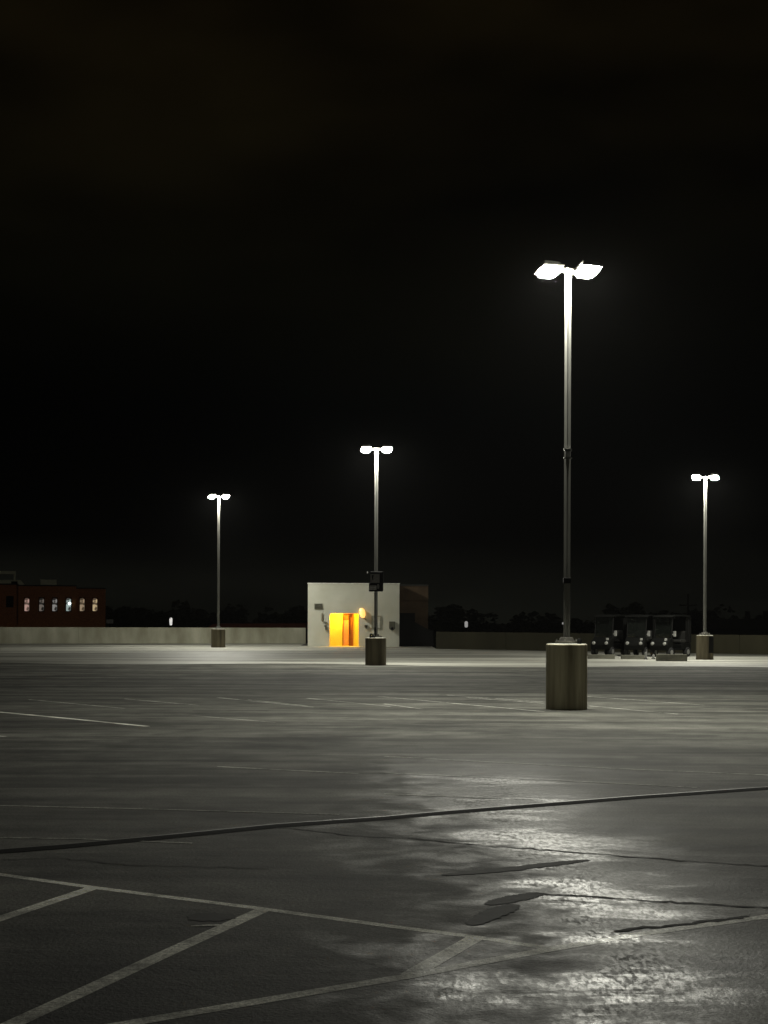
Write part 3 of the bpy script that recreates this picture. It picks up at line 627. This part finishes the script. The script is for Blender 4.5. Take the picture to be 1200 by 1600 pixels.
# ---------------------------------------------------------------- trees beyond
def tree(px, ytop, d, rx, seed, label):
    rnd = random.Random(seed)
    g = at(px, ytop, d); H = g.z + 12
    o = thing('tree', label, 'tree', (g.x, d, -12), 0, 'dark trees along the skyline')
    tr = MB()
    tr.tube((0, 0, 0), (0, 0, H * .55), .35, .2, 10)
    for i in range(7):
        a = rnd.uniform(0, 6.28); z = H * rnd.uniform(.3, .5); r = rx * rnd.uniform(.5, .8)
        tr.tube((0, 0, z), (r * math.cos(a), r * math.sin(a), H * rnd.uniform(.6, .85)), .14, .04, 7)
    tr.build('trunk', M['bark'], o)
    cr = MB(); clumps = []
    for i in range(26):
        a = rnd.uniform(0, 6.28); t = rnd.uniform(-1, 1); rr = math.sqrt(1 - t * t) * rnd.uniform(.55, .95)
        clumps.append((rx * .78 * rr * math.cos(a), rx * .78 * rr * math.sin(a), H * .62 + H * .30 * t * rnd.uniform(.7, 1), rx * rnd.uniform(.22, .40)))
    top = max(c[2] + c[3] * .8 for c in clumps); dz = H - top
    for cx_, cy_, cz_, r in clumps:
        for i in range(70):
            v = Vector((rnd.gauss(0, 1), rnd.gauss(0, 1), rnd.gauss(0, 1))).normalized() * r * rnd.uniform(.35, 1) ** .6
            c = Vector((cx_, cy_, cz_ + dz)) + Vector((v.x, v.y, v.z * .8))
            R = Matrix.Rotation(rnd.uniform(0, 6.28), 3, 'Z') @ Matrix.Rotation(rnd.uniform(-1.3, 1.3), 3, 'X')
            s = rnd.uniform(.22, .45)
            cr.add([c + R @ Vector(q) * s for q in ((-1, 0, 0), (0, -.6, .1), (1, 0, 0), (0, .6, -.1))], [(0, 1, 2, 3)])
    cr.build('crown', M['leaf'], o)
    return o
T_ = [(178, 945, 165, 3.2, 'rightmost dark tree beside the brick building'), (212, 947, 190, 4.0, None), (243, 953, 175, 3.0, None), (285, 937, 165, 4.2, None),
      (318, 950, 190, 3.5, None), (385, 942, 170, 4.6, None), (345, 953, 180, 3.2, None), (425, 948, 185, 4, None), (462, 946, 190, 4, None), (500, 948, 190, 4, None),
      (690, 948, 170, 2.6, None), (706, 944, 160, 2.2, None), (740, 952, 185, 3.6, None), (775, 955, 195, 4, None), (820, 958, 180, 4.2, None), (858, 957, 190, 4, None), (912, 963, 185, 3.6, None), 
      (962, 945, 150, 2.4, None), (992, 942, 160, 2.8, None), (1028, 953, 170, 3.4, None), (1058, 957, 180, 3, None), (1095, 952, 180, 3.2, None), (1130, 944, 165, 4.4, None), (1165, 962, 190, 4, None), (1205, 962, 185, 4, None)]
words = {285: 'tallest round dark tree left of the far left lamp', 385: 'broad dark tree just right of the far left lamp pole', 962: 'dark tree crown rising right above the leftmost cart', 992: 'dark tree crown above the middle cart',
         1130: 'big round dark tree right of the far right lamp pole', 178: 'dark tree touching the right end of the brick building', 706: 'pointed dark tree top just right of the brown block', 690: 'narrow dark tree partly behind the brown block',
         212: 'second dark tree from the brick building', 243: 'low dark tree left of the white lit lantern', 318: 'small dark tree between the tallest round tree and the lamp pole', 345: 'low dark tree right behind the far left lamp pole',
         425: 'dark tree in the middle of the low red roof', 462: 'dark tree touching the left edge of the white building', 500: 'dark tree hidden behind the white building', 740: 'dark tree directly above the dim white lantern',
         775: 'low dark tree right of the dim white lantern', 820: 'wide dark tree midway between brown block and nearest pole', 858: 'dark tree just left of the nearest lamp pole', 912: 'low dark tree right of the nearest lamp pole',
         1028: 'dark tree above the gap between middle and right carts', 1058: 'dark tree left of the utility pole', 1095: 'dark tree behind the far right lamp pole', 1165: 'low dark tree behind the left chimney', 1205: 'dark tree at the right edge of the photo'}
for i, (px, yt, d, r, _) in enumerate(T_): tree(px, yt, d, r, 40 + i, words[px])
rnd = random.Random(5); fb = MB()
for i in range(9000):
    x = rnd.uniform(-75, 75); y = rnd.uniform(215, 235); z = -12 + 13.2 * rnd.random() ** .8 + .8 * math.sin(x * .35) + .5 * math.sin(x * .9 + 1)
    R = Matrix.Rotation(rnd.uniform(0, 6.28), 3, 'Z') @ Matrix.Rotation(rnd.uniform(-1.3, 1.3), 3, 'X'); s = rnd.uniform(.4, .8)
    fb.add([Vector((x, y, z)) + R @ Vector(q) * s for q in ((-1, 0, 0), (0, -.6, .1), (1, 0, 0), (0, .6, -.1))], [(0, 1, 2, 3)])
o = fb.build('distant_woods', M['leaf']); o['kind'] = 'stuff'; o['label'] = 'dark mass of far woods along the horizon'; o['category'] = 'woods'

# ---------------------------------------------------------------- thin damp night air
hz = MB().box((0, 200, 15), (500, 560, 60)).build('haze', bpy.data.materials.new('night_air'))
hm = hz.data.materials[0]; hm.use_nodes = True; hn, hl = hm.node_tree.nodes, hm.node_tree.links
hn.remove(hn['Principled BSDF']); pv = hn.new('ShaderNodeVolumePrincipled'); pv.inputs['Color'].default_value = (.9, .9, .9, 1)
pv.inputs['Density'].default_value = .00006; pv.inputs['Anisotropy'].default_value = .35
hl.new(pv.outputs[0], hn['Material Output'].inputs['Volume'])
hz['kind'] = 'stuff'
